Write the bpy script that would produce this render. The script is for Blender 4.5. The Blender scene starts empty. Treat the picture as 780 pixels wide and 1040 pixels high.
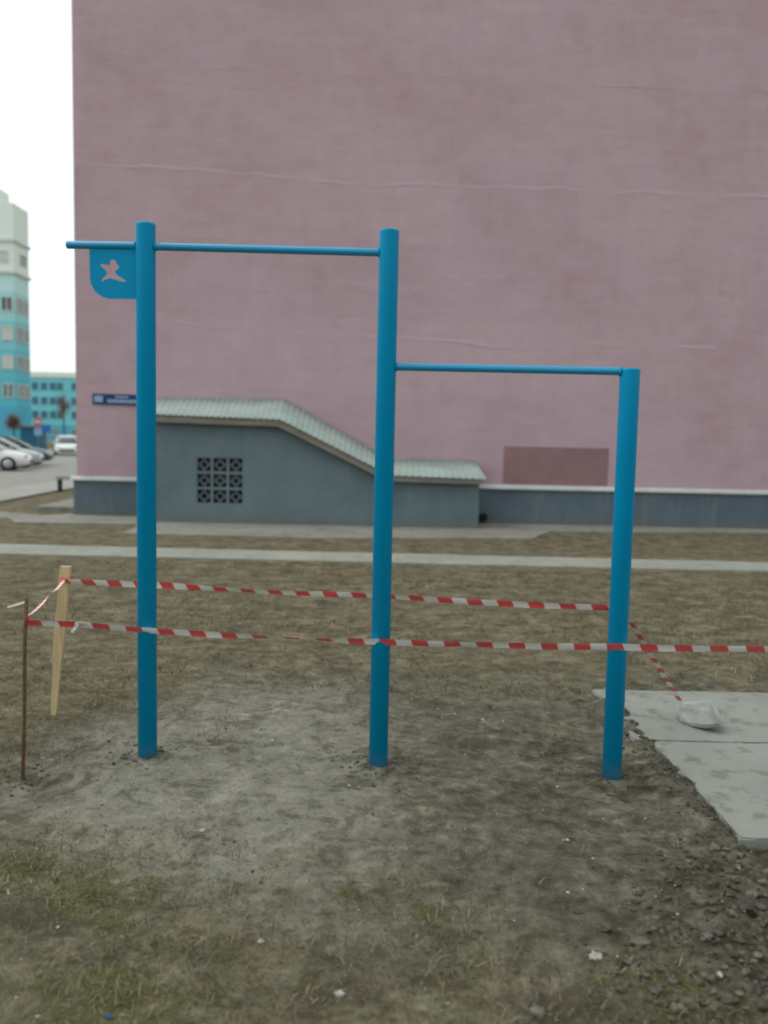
import bpy, bmesh, math, random
import numpy as np
from mathutils import Vector, Matrix, noise

random.seed(7)
rng = np.random.default_rng(7)
S = bpy.context.scene
COL = S.collection
rad = math.radians

# ------------------------------------------------------------------ camera
cam_d = bpy.data.cameras.new('camera')
cam = bpy.data.objects.new('camera', cam_d)
COL.objects.link(cam)
pitch, roll = rad(5.0), rad(1.2)
fw = Vector((0, math.cos(pitch), -math.sin(pitch)))
r0 = Vector((1, 0, 0)); u0 = Vector((0, math.sin(pitch), math.cos(pitch)))
rt = r0*math.cos(roll) + u0*math.sin(roll)
up = u0*math.cos(roll) - r0*math.sin(roll)
cam.matrix_world = Matrix(((rt.x, up.x, -fw.x, 0), (rt.y, up.y, -fw.y, 0), (rt.z, up.z, -fw.z, 1.6), (0, 0, 0, 1)))
cam_d.sensor_fit = 'VERTICAL'
cam_d.sensor_height = 24.0
cam_d.lens = 850/1040*24.0
cam_d.clip_start = 0.05
cam_d.clip_end = 3000
cam_d.dof.use_dof = True
cam_d.dof.focus_distance = 4.0
cam_d.dof.aperture_fstop = 1.0
S.camera = cam

# ------------------------------------------------------------------ sky, sun, exposure
SUN_EL, SUN_AZ = 58.0, 268.0      # degrees; azimuth clockwise from +Y: high on the left, a little beyond the building's plane
W = bpy.data.worlds.new('World'); S.world = W
W.use_nodes = True
nt = W.node_tree; nt.nodes.clear()
sky = nt.nodes.new('ShaderNodeTexSky'); sky.sky_type = 'NISHITA'; sky.sun_disc = False
sky.sun_elevation = rad(SUN_EL); sky.sun_rotation = rad(SUN_AZ)
sky.air_density = 1.0; sky.dust_density = 4.0; sky.ozone_density = 1.0
bw = nt.nodes.new('ShaderNodeRGBToBW')
mx = nt.nodes.new('ShaderNodeMix'); mx.data_type = 'RGBA'; mx.inputs[0].default_value = 0.86
tint = nt.nodes.new('ShaderNodeMix'); tint.data_type = 'RGBA'; tint.blend_type = 'MULTIPLY'
tint.inputs[0].default_value = 1.0; tint.inputs[7].default_value = (0.955, 1.0, 0.992, 1)
bg = nt.nodes.new('ShaderNodeBackground'); bg.inputs[1].default_value = 0.15
wo = nt.nodes.new('ShaderNodeOutputWorld')
oc = nt.nodes.new('ShaderNodeMix'); oc.data_type = 'RGBA'; oc.inputs[0].default_value = 0.62   # closed cloud cover evens out the sky
oc.inputs[7].default_value = (5.4, 5.4, 5.4, 1)
nt.links.new(sky.outputs[0], bw.inputs[0])
nt.links.new(sky.outputs[0], mx.inputs[6]); nt.links.new(bw.outputs[0], mx.inputs[7])
nt.links.new(mx.outputs[2], oc.inputs[6]); nt.links.new(oc.outputs[2], tint.inputs[6])
nt.links.new(tint.outputs[2], bg.inputs[0]); nt.links.new(bg.outputs[0], wo.inputs[0])

sun_d = bpy.data.lights.new('sun', 'SUN'); sun_d.energy = 0.5; sun_d.angle = rad(50); sun_d.color = (1, 0.97, 0.93)
sun = bpy.data.objects.new('sun', sun_d); COL.objects.link(sun)
az, el = rad(SUN_AZ), rad(SUN_EL)
to_sun = Vector((math.sin(az)*math.cos(el), math.cos(az)*math.cos(el), math.sin(el)))
sun.rotation_euler = to_sun.to_track_quat('Z', 'Y').to_euler()

S.view_settings.view_transform = 'Standard'
S.view_settings.look = 'None'
S.view_settings.gamma = 1.0
S.view_settings.use_curve_mapping = False
S.view_settings.exposure = 0.75
S.render.engine = 'CYCLES'
S.cycles.use_denoising = True
S.cycles.filter_width = 2.0
S.cycles.max_bounces = 6

# ------------------------------------------------------------------ helpers
def tag(o, label=None, cat=None, group=None, kind=None):
    if label: o['label'] = label
    if cat: o['category'] = cat
    if group: o['group'] = group
    if kind: o['kind'] = kind
    return o

def empty(name, loc=(0, 0, 0), rz=0.0):
    o = bpy.data.objects.new(name, None)
    o.empty_display_size = 0.1
    o.location = loc; o.rotation_euler = (0, 0, rz)
    COL.objects.link(o)
    return o

def link(name, me, mats, parent=None, smooth=False):
    o = bpy.data.objects.new(name, me)
    for m in (mats if isinstance(mats, (list, tuple)) else [mats]):
        me.materials.append(m)
    if smooth:
        for p in me.polygons: p.use_smooth = True
    COL.objects.link(o)
    if parent: o.parent = parent
    return o

def build(name, bm, mats, parent=None, smooth=False):
    bmesh.ops.recalc_face_normals(bm, faces=bm.faces[:])
    me = bpy.data.meshes.new(name)
    bm.to_mesh(me); bm.free()
    return link(name, me, mats, parent, smooth)

def box(bm, x0, x1, y0, y1, z0, z1, mat=0, bevel=0.0):
    v = [bm.verts.new(p) for p in ((x0,y0,z0),(x1,y0,z0),(x1,y1,z0),(x0,y1,z0),(x0,y0,z1),(x1,y0,z1),(x1,y1,z1),(x0,y1,z1))]
    fs = [bm.faces.new([v[i] for i in q]) for q in ((0,3,2,1),(4,5,6,7),(0,1,5,4),(1,2,6,5),(2,3,7,6),(3,0,4,7))]
    for f in fs: f.material_index = mat
    if bevel:
        es = list({e for f in fs for e in f.edges})
        bmesh.ops.bevel(bm, geom=es, offset=bevel, segments=2, affect='EDGES')
    return bm

def boxobj(name, dims, mats, parent=None, bevel=0.0):
    bm = bmesh.new(); box(bm, *dims, bevel=bevel)
    return build(name, bm, mats, parent)

def tube(bm, pts, r, n=16, caps=True, mat=0):
    """tube through points; r a number or one per point"""
    pts = [Vector(p) for p in pts]
    rs = [r]*len(pts) if isinstance(r, (int, float)) else r
    rings = []
    t0 = (pts[1]-pts[0]).normalized()
    a = t0.orthogonal().normalized()
    for i, p in enumerate(pts):
        t = (pts[min(i+1, len(pts)-1)]-pts[max(i-1, 0)]).normalized()
        a = (a - t*a.dot(t)).normalized(); b = t.cross(a)
        rings.append([bm.verts.new(p+(a*math.cos(q)+b*math.sin(q))*rs[i]) for q in (2*math.pi*k/n for k in range(n))])
    for i in range(len(rings)-1):
        for k in range(n):
            f = bm.faces.new((rings[i][k], rings[i][(k+1) % n], rings[i+1][(k+1) % n], rings[i+1][k]))
            f.smooth = True; f.material_index = mat
    if caps:
        bm.faces.new(rings[0][::-1]).material_index = mat; bm.faces.new(rings[-1]).material_index = mat
    return rings

def prism(bm, poly, axis, a, b, mat=0):
    """extrude polygon (2-D points) along axis ('x','y','z') from a to b"""
    def P(u, v, w):
        return {'x': (w, u, v), 'y': (u, w, v), 'z': (u, v, w)}[axis]
    A = [bm.verts.new(P(u, v, a)) for u, v in poly]; B = [bm.verts.new(P(u, v, b)) for u, v in poly]
    n = len(poly)
    fs = [bm.faces.new(A), bm.faces.new(B[::-1])]
    for i in range(n): fs.append(bm.faces.new((A[i], B[i], B[(i+1) % n], A[(i+1) % n])))
    for f in fs: f.material_index = mat
    return fs

def holed(outer, holes, depth):
    """flat plate with real holes in local XY, thickness depth along Z (centred): a filled curve turned into a mesh"""
    cu = bpy.data.curves.new('plate', 'CURVE'); cu.dimensions = '2D'; cu.fill_mode = 'BOTH'; cu.extrude = depth/2
    for pl in [outer]+holes:
        sp = cu.splines.new('POLY'); sp.points.add(len(pl)-1)
        for p, (x, y) in zip(sp.points, pl): p.co = (x, y, 0, 1)
        sp.use_cyclic_u = True
    t = bpy.data.objects.new('plate', cu); COL.objects.link(t)
    bpy.context.view_layer.update()
    me = bpy.data.meshes.new_from_object(t.evaluated_get(bpy.context.evaluated_depsgraph_get()))
    bpy.data.objects.remove(t); bpy.data.curves.remove(cu)
    return me

def fbm(x, y, s=1.0, oct=4):
    return noise.fractal(Vector((x*s, y*s, 3.7)), 0.9, 2.1, oct)

def sm(a, b, x):
    t = np.clip((x-a)/(b-a), 0, 1); return t*t*(3-2*t)

# ------------------------------------------------------------------ materials
class NT:
    def __init__(s, name):
        s.m = bpy.data.materials.new(name); s.m.use_nodes = True
        s.t = s.m.node_tree; s.t.nodes.clear()
        s.out = s.n('OutputMaterial'); s.b = s.n('BsdfPrincipled')
        s.l(s.b.outputs[0], s.out.inputs[0])
    def n(s, kind, **kw):
        o = s.t.nodes.new('ShaderNode'+kind)
        for k, v in kw.items(): setattr(o, k, v)
        return o
    def l(s, a, b): s.t.links.new(a, b)
    def pos(s): return s.n('NewGeometry').outputs['Position']
    def obj(s): return s.n('TexCoord').outputs['Object']
    def scale(s, v, sc):
        m = s.n('Mapping'); m.inputs['Scale'].default_value = sc; s.l(v, m.inputs[0]); return m.outputs[0]
    def noise(s, vec, scale, detail=4, rough=0.55, dist=0.0):
        o = s.n('TexNoise'); o.inputs['Scale'].default_value = scale; o.inputs['Detail'].default_value = detail
        o.inputs['Roughness'].default_value = rough; o.inputs['Distortion'].default_value = dist
        s.l(vec, o.inputs['Vector']); return o.outputs['Fac']
    def voro(s, vec, scale):
        o = s.n('TexVoronoi'); o.inputs['Scale'].default_value = scale; s.l(vec, o.inputs['Vector']); return o
    def math(s, op, a, b=0.0, c=None, clamp=False):
        o = s.n('Math', operation=op, use_clamp=clamp)
        for i, v in enumerate((a, b) if c is None else (a, b, c)):
            if isinstance(v, (int, float)): o.inputs[i].default_value = v
            else: s.l(v, o.inputs[i])
        return o.outputs[0]
    def smooth(s, v, a, b):
        o = s.n('MapRange', interpolation_type='SMOOTHSTEP')
        s.l(v, o.inputs[0]); o.inputs[1].default_value = a; o.inputs[2].default_value = b
        return o.outputs[0]
    def ramp(s, v, stops):
        o = s.n('ValToRGB'); e = o.color_ramp.elements
        while len(e) < len(stops): e.new(0.5)
        for q, (p, c) in zip(e, stops): q.position = p; q.color = (*c, 1)
        s.l(v, o.inputs[0]); return o.outputs[0]
    def mix(s, f, a, b, blend='MIX'):
        o = s.n('Mix', data_type='RGBA', blend_type=blend)
        if isinstance(f, (int, float)): o.inputs[0].default_value = f
        else: s.l(f, o.inputs[0])
        for i, v in ((6, a), (7, b)):
            if isinstance(v, tuple): o.inputs[i].default_value = (*v, 1)
            else: s.l(v, o.inputs[i])
        return o.outputs[2]
    def xyz(s, v):
        o = s.n('SeparateXYZ'); s.l(v, o.inputs[0]); return o.outputs
    def bump(s, h, dist, strength=1.0):
        o = s.n('Bump'); o.inputs['Distance'].default_value = dist; o.inputs['Strength'].default_value = strength
        s.l(h, o.inputs['Height']); s.l(o.outputs[0], s.b.inputs['Normal'])
    def col(s, c):
        if isinstance(c, tuple): s.b.inputs['Base Color'].default_value = (*c, 1)
        else: s.l(c, s.b.inputs['Base Color'])
    def fin(s, rough=0.8, spec=0.3, metal=0.0):
        s.b.inputs['Roughness'].default_value = rough; s.b.inputs['Specular IOR Level'].default_value = spec
        s.b.inputs['Metallic'].default_value = metal
        return s.m

def plain(name, c, rough=0.7, var=0.12, scale=6.0, spec=0.3, metal=0.0, bump=0.0, bscale=40.0):
    k = NT(name); v = k.obj()
    f = k.noise(v, scale, 5)
    d = tuple(x*(1-var*1.6) for x in c); e = tuple(min(1, x*(1+var*1.2)) for x in c)
    k.col(k.ramp(f, [(0.28, d), (0.72, e)]))
    if bump: k.bump(k.noise(v, bscale, 4), bump)
    return k.fin(rough, spec, metal)

def m_ground():
    k = NT('bare_earth_and_dead_grass'); p = k.pos(); x, y, z = k.xyz(p)
    n1 = k.noise(p, 0.55, 4); n2 = k.noise(p, 2.2, 6, 0.62); n3 = k.noise(p, 11, 8, 0.68); n4 = k.noise(p, 70, 5, 0.7)
    pg = k.scale(p, (1.0, 1.15, 1.0)); ng = k.noise(pg, 3.2, 8, 0.66); ngf = k.noise(pg, 24, 6, 0.7)
    # dead grass
    pa = k.scale(p, (1.0, 1.12, 1.0)); clump = k.noise(pa, 8.5, 8, 0.72, 0.3)
    gsum = k.math('ADD', k.math('ADD', k.math('MULTIPLY', ng, 0.40), k.math('MULTIPLY', clump, 0.34)), k.math('MULTIPLY', ngf, 0.26))
    grass = k.ramp(gsum, [(0.41, (0.060, 0.050, 0.034)), (0.47, (0.112, 0.097, 0.065)), (0.53, (0.155, 0.136, 0.095)), (0.60, (0.235, 0.212, 0.158))])
    green = k.smooth(k.noise(p, 1.3, 5, 0.6), 0.50, 0.66)
    grass = k.mix(k.math('MULTIPLY', green, 0.30), grass, k.ramp(gsum, [(0.42, (0.040, 0.043, 0.019)), (0.58, (0.140, 0.145, 0.066))]))
    # bare earth
    dsum = k.math('ADD', k.math('ADD', k.math('MULTIPLY', n3, 0.40), k.math('MULTIPLY', n2, 0.25)), k.math('MULTIPLY', clump, 0.35))
    dirt = k.ramp(dsum, [(0.40, (0.046, 0.041, 0.031)), (0.46, (0.092, 0.086, 0.067)), (0.53, (0.134, 0.128, 0.102)), (0.60, (0.225, 0.216, 0.180))])
    pale = k.ramp(dsum, [(0.39, (0.115, 0.110, 0.092)), (0.45, (0.200, 0.196, 0.170)), (0.53, (0.242, 0.238, 0.208)), (0.62, (0.32, 0.315, 0.28))])
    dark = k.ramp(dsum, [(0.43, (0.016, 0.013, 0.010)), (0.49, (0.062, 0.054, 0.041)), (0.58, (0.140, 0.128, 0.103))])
    # where the pale sandy spoil lies: an oval between the left and the middle post
    wob = k.math('MULTIPLY', k.math('SUBTRACT', n2, 0.5), 1.5)
    ex = k.math('DIVIDE', k.math('ADD', x, 0.72), 0.95); ey = k.math('DIVIDE', k.math('SUBTRACT', y, 3.85), 1.6)
    er = k.math('ADD', k.math('SQRT', k.math('ADD', k.math('POWER', ex, 2), k.math('POWER', ey, 2))), wob)
    mp = k.math('SUBTRACT', 1.0, k.smooth(er, 0.45, 1.25))
    c = k.mix(k.math('MULTIPLY', mp, 0.9), dirt, pale)
    # freshly dug dark soil, front right
    dx = k.math('ADD', k.math('SUBTRACT', x, k.math('MULTIPLY', y, -0.75)), k.math('MULTIPLY', wob, 0.5))
    md = k.math('MULTIPLY', k.smooth(k.math('ADD', k.math('SUBTRACT', x, k.math('MULTIPLY', y, 0.55)), wob), -1.05, -0.1),
                k.math('SUBTRACT', k.smooth(y, 0.0, 1.5), k.smooth(y, 3.0, 3.9)))
    c = k.mix(k.math('MULTIPLY', md, 0.85), c, dark)
    # turf: far field, left margin, and patches in front
    far = k.smooth(k.math('ADD', y, k.math('MULTIPLY', wob, 1.6)), 5.0, 6.3)
    lft = k.smooth(k.math('ADD', k.math('MULTIPLY', x, -1.0), k.math('ADD', wob, k.math('MULTIPLY', k.math('SUBTRACT', y, 3.6), 0.55))), 1.7, 2.6)
    frn = k.math('MULTIPLY', k.smooth(k.math('ADD', k.math('MULTIPLY', y, -1.0), k.math('ADD', wob, k.math('MULTIPLY', x, -0.35))), -2.95, -2.25), 0.8)
    g = k.math('MAXIMUM', far, k.math('MAXIMUM', lft, frn))
    c = k.mix(g, c, grass)
    # contact shade painted round the posts, with turned-over soil there and at the rod
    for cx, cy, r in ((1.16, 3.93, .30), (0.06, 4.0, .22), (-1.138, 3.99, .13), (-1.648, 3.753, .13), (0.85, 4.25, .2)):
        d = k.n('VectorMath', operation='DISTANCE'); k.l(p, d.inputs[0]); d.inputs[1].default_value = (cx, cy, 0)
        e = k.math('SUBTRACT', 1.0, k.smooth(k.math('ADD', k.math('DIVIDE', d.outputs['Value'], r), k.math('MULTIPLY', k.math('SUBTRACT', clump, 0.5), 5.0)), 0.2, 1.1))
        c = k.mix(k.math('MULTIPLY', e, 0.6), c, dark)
    # rusty brown thatch in patches
    th = k.math('MULTIPLY', k.smooth(k.noise(k.scale(p, (1.0, 1.3, 1.0)), 1.9, 6, 0.68, 0.4), 0.52, 0.64), k.math('MULTIPLY', g, 0.5))
    c = k.mix(th, c, k.ramp(gsum, [(0.42, (0.055, 0.040, 0.028)), (0.50, (0.125, 0.096, 0.070)), (0.58, (0.215, 0.175, 0.130))]))
    # blotches of damp darker earth and of drier paler earth, a hand or two across
    bl = k.noise(p, 5.2, 7, 0.7, 0.5)
    c = k.mix(k.math('MULTIPLY', k.math('SUBTRACT', 1.0, k.smooth(bl, 0.38, 0.47)), 0.50), c, (0.050, 0.044, 0.032))
    c = k.mix(k.math('MULTIPLY', k.smooth(bl, 0.55, 0.66), 0.30), c, (0.250, 0.242, 0.205))
    # moss and young grass in the foreground, dark worn spots elsewhere
    moss = None
    for cx, cy, r in ((-0.95, 2.78, .26), (-0.72, 2.22, .30), (-1.32, 2.3, .22), (-0.08, 2.80, .09), (0.86, 2.27, .20), (-1.3, 3.0, .2), (0.16, 2.72, .07)):
        d = k.n('VectorMath', operation='DISTANCE'); k.l(p, d.inputs[0]); d.inputs[1].default_value = (cx, cy, 0)
        e = k.math('SUBTRACT', 1.0, k.smooth(k.math('ADD', k.math('DIVIDE', d.outputs['Value'], r), k.math('MULTIPLY', k.math('SUBTRACT', clump, 0.5), 6.0)), 0.30, 1.05))
        moss = e if moss is None else k.math('MAXIMUM', moss, e)
    c = k.mix(k.math('MULTIPLY', moss, 0.5), c, k.ramp(n4, [(0.35, (0.034, 0.038, 0.012)), (0.65, (0.125, 0.130, 0.042))]))
    worn = k.math('MULTIPLY', k.math('SUBTRACT', 1.0, k.smooth(k.noise(pa, 3.1, 7, 0.72, 0.8), 0.37, 0.46)), 0.55)
    c = k.mix(worn, c, (0.052, 0.045, 0.034))
    # small pale specks (sand grains, straw, chips)
    sp = k.math('MULTIPLY', k.smooth(n4, 0.60, 0.70), 0.55)
    c = k.mix(sp, c, (0.33, 0.315, 0.27))
    dk = k.math('MULTIPLY', k.math('SUBTRACT', 1.0, k.smooth(k.noise(p, 38, 6, 0.7), 0.36, 0.45)), 0.5)
    c = k.mix(dk, c, (0.045, 0.039, 0.028))
    c = k.mix(1.0, c, (1.20, 1.20, 1.10), 'MULTIPLY')
    k.col(c)
    h = k.math('ADD', k.math('MULTIPLY', n3, 1.0), k.math('MULTIPLY', n4, 0.45))
    k.bump(h, 0.045, 1.0)
    return k.fin(0.95, 0.12)

def m_concrete(name, base, dirt_amt=0.5, rough=0.9):
    k = NT(name); p = k.pos()
    n1 = k.noise(p, 1.1, 6, 0.6); n2 = k.noise(p, 7, 8, 0.68); n3 = k.noise(p, 55, 4, 0.6)
    c = k.ramp(n1, [(0.3, tuple(v*0.82 for v in base)), (0.7, tuple(v*1.12 for v in base))])
    c = k.mix(k.math('MULTIPLY', k.smooth(k.math('ADD', k.math('MULTIPLY', n2, 0.6), k.math('MULTIPLY', k.noise(p, 2.6, 7, 0.68), 0.4)), 0.51, 0.60), dirt_amt), c, (0.115, 0.105, 0.082))
    c = k.mix(k.math('MULTIPLY', k.smooth(n3, 0.58, 0.75), 0.2), c, (0.10, 0.095, 0.08))
    k.col(c); k.bump(k.math('ADD', n2, k.math('MULTIPLY', n3, 0.5)), 0.012, 0.8)
    return k.fin(rough, 0.2)

def m_wall():
    k = NT('pink_painted_render'); p = k.pos(); x, y, z = k.xyz(p)
    big = k.noise(k.scale(p, (0.7, 1, 0.8)), 0.55, 6, 0.6)
    mid = k.noise(k.scale(p, (0.8, 1, 1.3)), 2.6, 6, 0.65, 0.4)
    hor = k.noise(k.scale(p, (0.5, 1, 3.2)), 2.0, 6, 0.65)
    ver = k.noise(k.scale(p, (3.4, 1, 0.5)), 1.8, 6, 0.65)
    fine = k.noise(p, 22, 6, 0.7)
    f = k.math('ADD', k.math('ADD', k.math('MULTIPLY', big, 0.34), k.math('MULTIPLY', mid, 0.26)),
               k.math('ADD', k.math('MULTIPLY', k.math('ADD', hor, ver), 0.11), k.math('MULTIPLY', fine, 0.18)))
    c = k.ramp(f, [(0.38, (0.368, 0.254, 0.288)), (0.50, (0.415, 0.302, 0.337)), (0.62, (0.458, 0.352, 0.389))])
    # faint square patches: panels rendered at different times
    br = k.n('TexBrick'); br.offset = 0.37
    br.inputs['Scale'].default_value = 1.0; br.inputs['Mortar Size'].default_value = 0.0
    br.inputs['Brick Width'].default_value = 2.3; br.inputs['Row Height'].default_value = 1.37
    br.inputs['Color1'].default_value = (0.93, 0.92, 0.93, 1); br.inputs['Color2'].default_value = (1.04, 1.05, 1.04, 1)
    cb = k.n('CombineXYZ')
    jx = k.math('ADD', x, k.math('MULTIPLY', k.noise(p, 0.9, 4), 0.5)); jz = k.math('ADD', z, k.math('MULTIPLY', k.noise(p, 0.7, 4), 0.5))
    k.l(jx, cb.inputs[0]); k.l(jz, cb.inputs[1]); k.l(cb.outputs[0], br.inputs['Vector'])
    c = k.mix(0.45, c, br.outputs['Color'], 'MULTIPLY')
    k.col(c)
    # trowel marks and blistered render at every slab joint (real relief)
    h = k.math('MULTIPLY', k.math('ADD', k.math('MULTIPLY', hor, 0.7), k.math('MULTIPLY', fine, 0.35)), 0.6)
    k.bump(h, 0.03, 0.6)
    return k.fin(0.9, 0.15)

def m_tape():
    k = NT('red_white_barrier_film'); uv = k.n('TexCoord').outputs['UV']; u, v, _ = k.xyz(uv)
    s = k.math('FRACT', k.math('ADD', k.math('MULTIPLY', u, 1/0.152), k.math('MULTIPLY', v, 0.07)))
    edge = k.smooth(s, 0.485, 0.515)
    red = k.ramp(k.noise(uv, 20, 3), [(0.3, (0.64, 0.062, 0.066)), (0.7, (0.74, 0.105, 0.11))])
    k.col(k.mix(edge, red, (0.74, 0.74, 0.71)))
    return k.fin(0.45, 0.4)

def m_teal(name='blue_powder_coat', rough=0.42, spec=0.09):
    k = NT(name); p = k.pos(); v = k.obj()
    n = k.noise(v, 3, 4); f = k.noise(v, 160, 3)
    c = k.ramp(n, [(0.3, (0.0, 0.222, 0.415)), (0.7, (0.0, 0.242, 0.445))])
    x, y, z = k.xyz(p)
    low = k.math('MULTIPLY', k.math('SUBTRACT', 1.0, k.smooth(k.math('ADD', z, k.math('MULTIPLY', k.noise(p, 30, 4), 0.08)), 0.05, 0.16)), 0.35)
    c = k.mix(low, c, (0.13, 0.125, 0.105))          # splashed mud at the foot of the posts
    k.col(c); k.bump(f, 0.0006, 0.5)
    return k.fin(rough, spec)

def m_vary(name, c1, c2, scale, rough=0.85, stretch=(1, 1, 1), bump=0.0):
    k = NT(name); v = k.scale(k.obj(), stretch); f = k.noise(v, scale, 6, 0.62)
    k.col(k.ramp(f, [(0.32, c1), (0.68, c2)]))
    if bump: k.bump(f, bump)
    return k.fin(rough, 0.25)

def m_painted(name, a, b):
    k = NT(name); p = k.pos(); x, y, z = k.xyz(p)
    n = k.noise(p, 1.5, 6, 0.62); f = k.noise(p, 18, 6, 0.7); st = k.noise(k.scale(p, (5, 5, 0.35)), 1.6, 6, 0.65)
    c = k.ramp(k.math('ADD', k.math('MULTIPLY', n, 0.65), k.math('MULTIPLY', f, 0.35)), [(0.36, a), (0.64, b)])
    c = k.mix(k.math('MULTIPLY', k.smooth(st, 0.54, 0.70), 0.30), c, (0.20, 0.205, 0.19))       # run-off streaks
    low = k.math('SUBTRACT', 1.0, k.smooth(k.math('ADD', z, k.math('MULTIPLY', k.math('SUBTRACT', f, 0.5), 0.5)), 0.02, 0.30))
    c = k.mix(k.math('MULTIPLY', low, 0.45), c, (0.125, 0.118, 0.095))                            # splashed earth along the foot
    k.col(c); k.bump(k.math('ADD', n, f), 0.012, 0.7)
    return k.fin(0.88, 0.2)

M = {}
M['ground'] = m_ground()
M['path'] = m_concrete('path_concrete', (0.262, 0.272, 0.228), 0.4)
M['apron'] = m_concrete('apron_concrete', (0.225, 0.222, 0.188), 0.6)
M['slab'] = m_concrete('slab_concrete', (0.222, 0.236, 0.210), 0.6)
M['asphalt'] = m_concrete('dusty_asphalt', (0.235, 0.235, 0.215), 0.25)
M['walk'] = m_concrete('pale_pavement', (0.30, 0.30, 0.275), 0.2)
M['pink'] = m_wall()
M['seam'] = m_vary('render_seam', (0.415, 0.302, 0.337), (0.448, 0.340, 0.376), 3, 0.9)
M['patch'] = m_vary('brown_pink_paint', (0.215, 0.125, 0.135), (0.255, 0.155, 0.165), 2.5, 0.85)
M['plinth'] = m_painted('grey_blue_paint', (0.076, 0.110, 0.136), (0.108, 0.146, 0.176))
M['ledge'] = plain('galvanised_flashing', (0.40, 0.42, 0.41), 0.55, 0.12, 2.0)
M['shedwall'] = m_painted('annex_grey_paint', (0.096, 0.140, 0.158), (0.134, 0.182, 0.200))
M['roof'] = m_vary('weathered_corrugated_sheet', (0.255, 0.315, 0.292), (0.33, 0.395, 0.365), 2.2, 0.8)
M['fascia'] = m_vary('weathered_board', (0.150, 0.142, 0.118), (0.225, 0.212, 0.175), 3, 0.85, (1, 1, 6))
M['dark'] = plain('dark_void', (0.012, 0.013, 0.014), 0.9)
M['teal'] = m_teal(); M['teal_grip'] = m_teal('blue_paint_polished_by_hands', 0.27, 0.6)
M['tape'] = m_tape()
M['wood'] = m_vary('raw_pine', (0.36, 0.275, 0.145), (0.52, 0.42, 0.245), 9, 0.8, (6, 6, 0.5), 0.002)
M['rust'] = m_vary('rusted_steel', (0.055, 0.034, 0.02), (0.13, 0.078, 0.04), 40, 0.9, bump=0.001)
M['white_film'] = plain('crumpled_white_film', (0.48, 0.44, 0.40), 0.5)
M['stone'] = m_vary('pale_stone', (0.24, 0.23, 0.20), (0.42, 0.40, 0.35), 30, 0.9, bump=0.003)
M['blue_scrap'] = plain('blue_plastic', (0.02, 0.09, 0.20), 0.4)
M['sign_blue'] = plain('sign_blue', (0.012, 0.032, 0.13), 0.4)
M['sign_white'] = plain('sign_white', (0.62, 0.66, 0.70), 0.4, 0.05)
M['sign_pale'] = plain('sign_pale_blue', (0.22, 0.34, 0.48), 0.4, 0.05)

# ------------------------------------------------------------------ ground
def height(x, y):
    """metres; flat under paving, gently uneven on bare ground, cloddy front right"""
    near = 1 - float(sm(9.0, 11.0, np.float64(y)))
    h = 0.022*fbm(x, y, 1.1, 3) + 0.006*fbm(x, y, 6.0, 3)
    dug = float(sm(-1.0, -0.1, np.float64(x-0.55*y)))*float(1-sm(3.0, 3.8, np.float64(y)))
    if y < 6: h += 0.008*fbm(x+9, y, 12.0, 4)
    h += dug*(0.034*fbm(x+5, y, 9.0, 4)+0.034*abs(fbm(x+5, y, 21.0, 4)))
    mound = math.exp(-(((x+0.7)/0.9)**2+((y-4.0)/1.2)**2)); h += 0.015*mound
    for px, py in ((-1.138, 3.996), (0.0, 3.946), (1.119, 3.897)):
        d = math.hypot(x-px, y-py); h += 0.012*math.exp(-(d/0.22)**2)*(1+0.8*fbm(x, y, 9, 2))
    slab = float(sm(1.40, 1.60, np.float64(x)))*float(sm(3.15, 3.4, np.float64(y)))*float(1-sm(5.2, 5.36, np.float64(y)))*float(1-sm(4.2, 4.5, np.float64(x)))
    h = h*(1-slab) - 0.05*slab
    h += max(0.0, 0.034+0.05*fbm(x, y, 5.0, 4))*math.exp(-((x-1.40)/0.11)**2)*float(sm(3.1, 3.4, np.float64(y)))*float(1-sm(4.9, 5.2, np.float64(y)))
    return h*near

def axis(pts):
    out = []
    for a, b, st in pts: out += list(np.arange(a, b-1e-6, st))
    return np.array(out+[pts[-1][1]])
gx = axis([(-900, -100, 160), (-100, -20, 16), (-20, -6, 2), (-6, -2.4, .12), (-2.4, 2.4, .026), (2.4, 6, .12), (6, 20, 2), (20, 100, 16), (100, 900, 160)])
gy = axis([(-300, -20, 40), (-20, 0, 4), (0, 1.8, .3), (1.8, 5.6, .026), (5.6, 9, .08), (9, 16, .5), (16, 40, 4), (40, 200, 20), (200, 1500, 130)])
nx, ny = len(gx), len(gy)
co = np.zeros((ny, nx, 3)); co[..., 0] = gx[None]; co[..., 1] = gy[:, None]
for j in range(ny):
    if -1 < gy[j] < 11.5:
        for i in range(nx):
            if -7 < gx[i] < 7: co[j, i, 2] = height(gx[i], gy[j])
idx = np.arange(nx*ny).reshape(ny, nx)
quads = np.stack([idx[:-1, :-1], idx[:-1, 1:], idx[1:, 1:], idx[1:, :-1]], -1).reshape(-1, 4)
me = bpy.data.meshes.new('ground'); me.from_pydata(co.reshape(-1, 3).tolist(), [], quads.tolist())
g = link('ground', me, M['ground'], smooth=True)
tag(g, 'bare grey earth and dead grass of the whole yard', 'ground', kind='structure')

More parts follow.
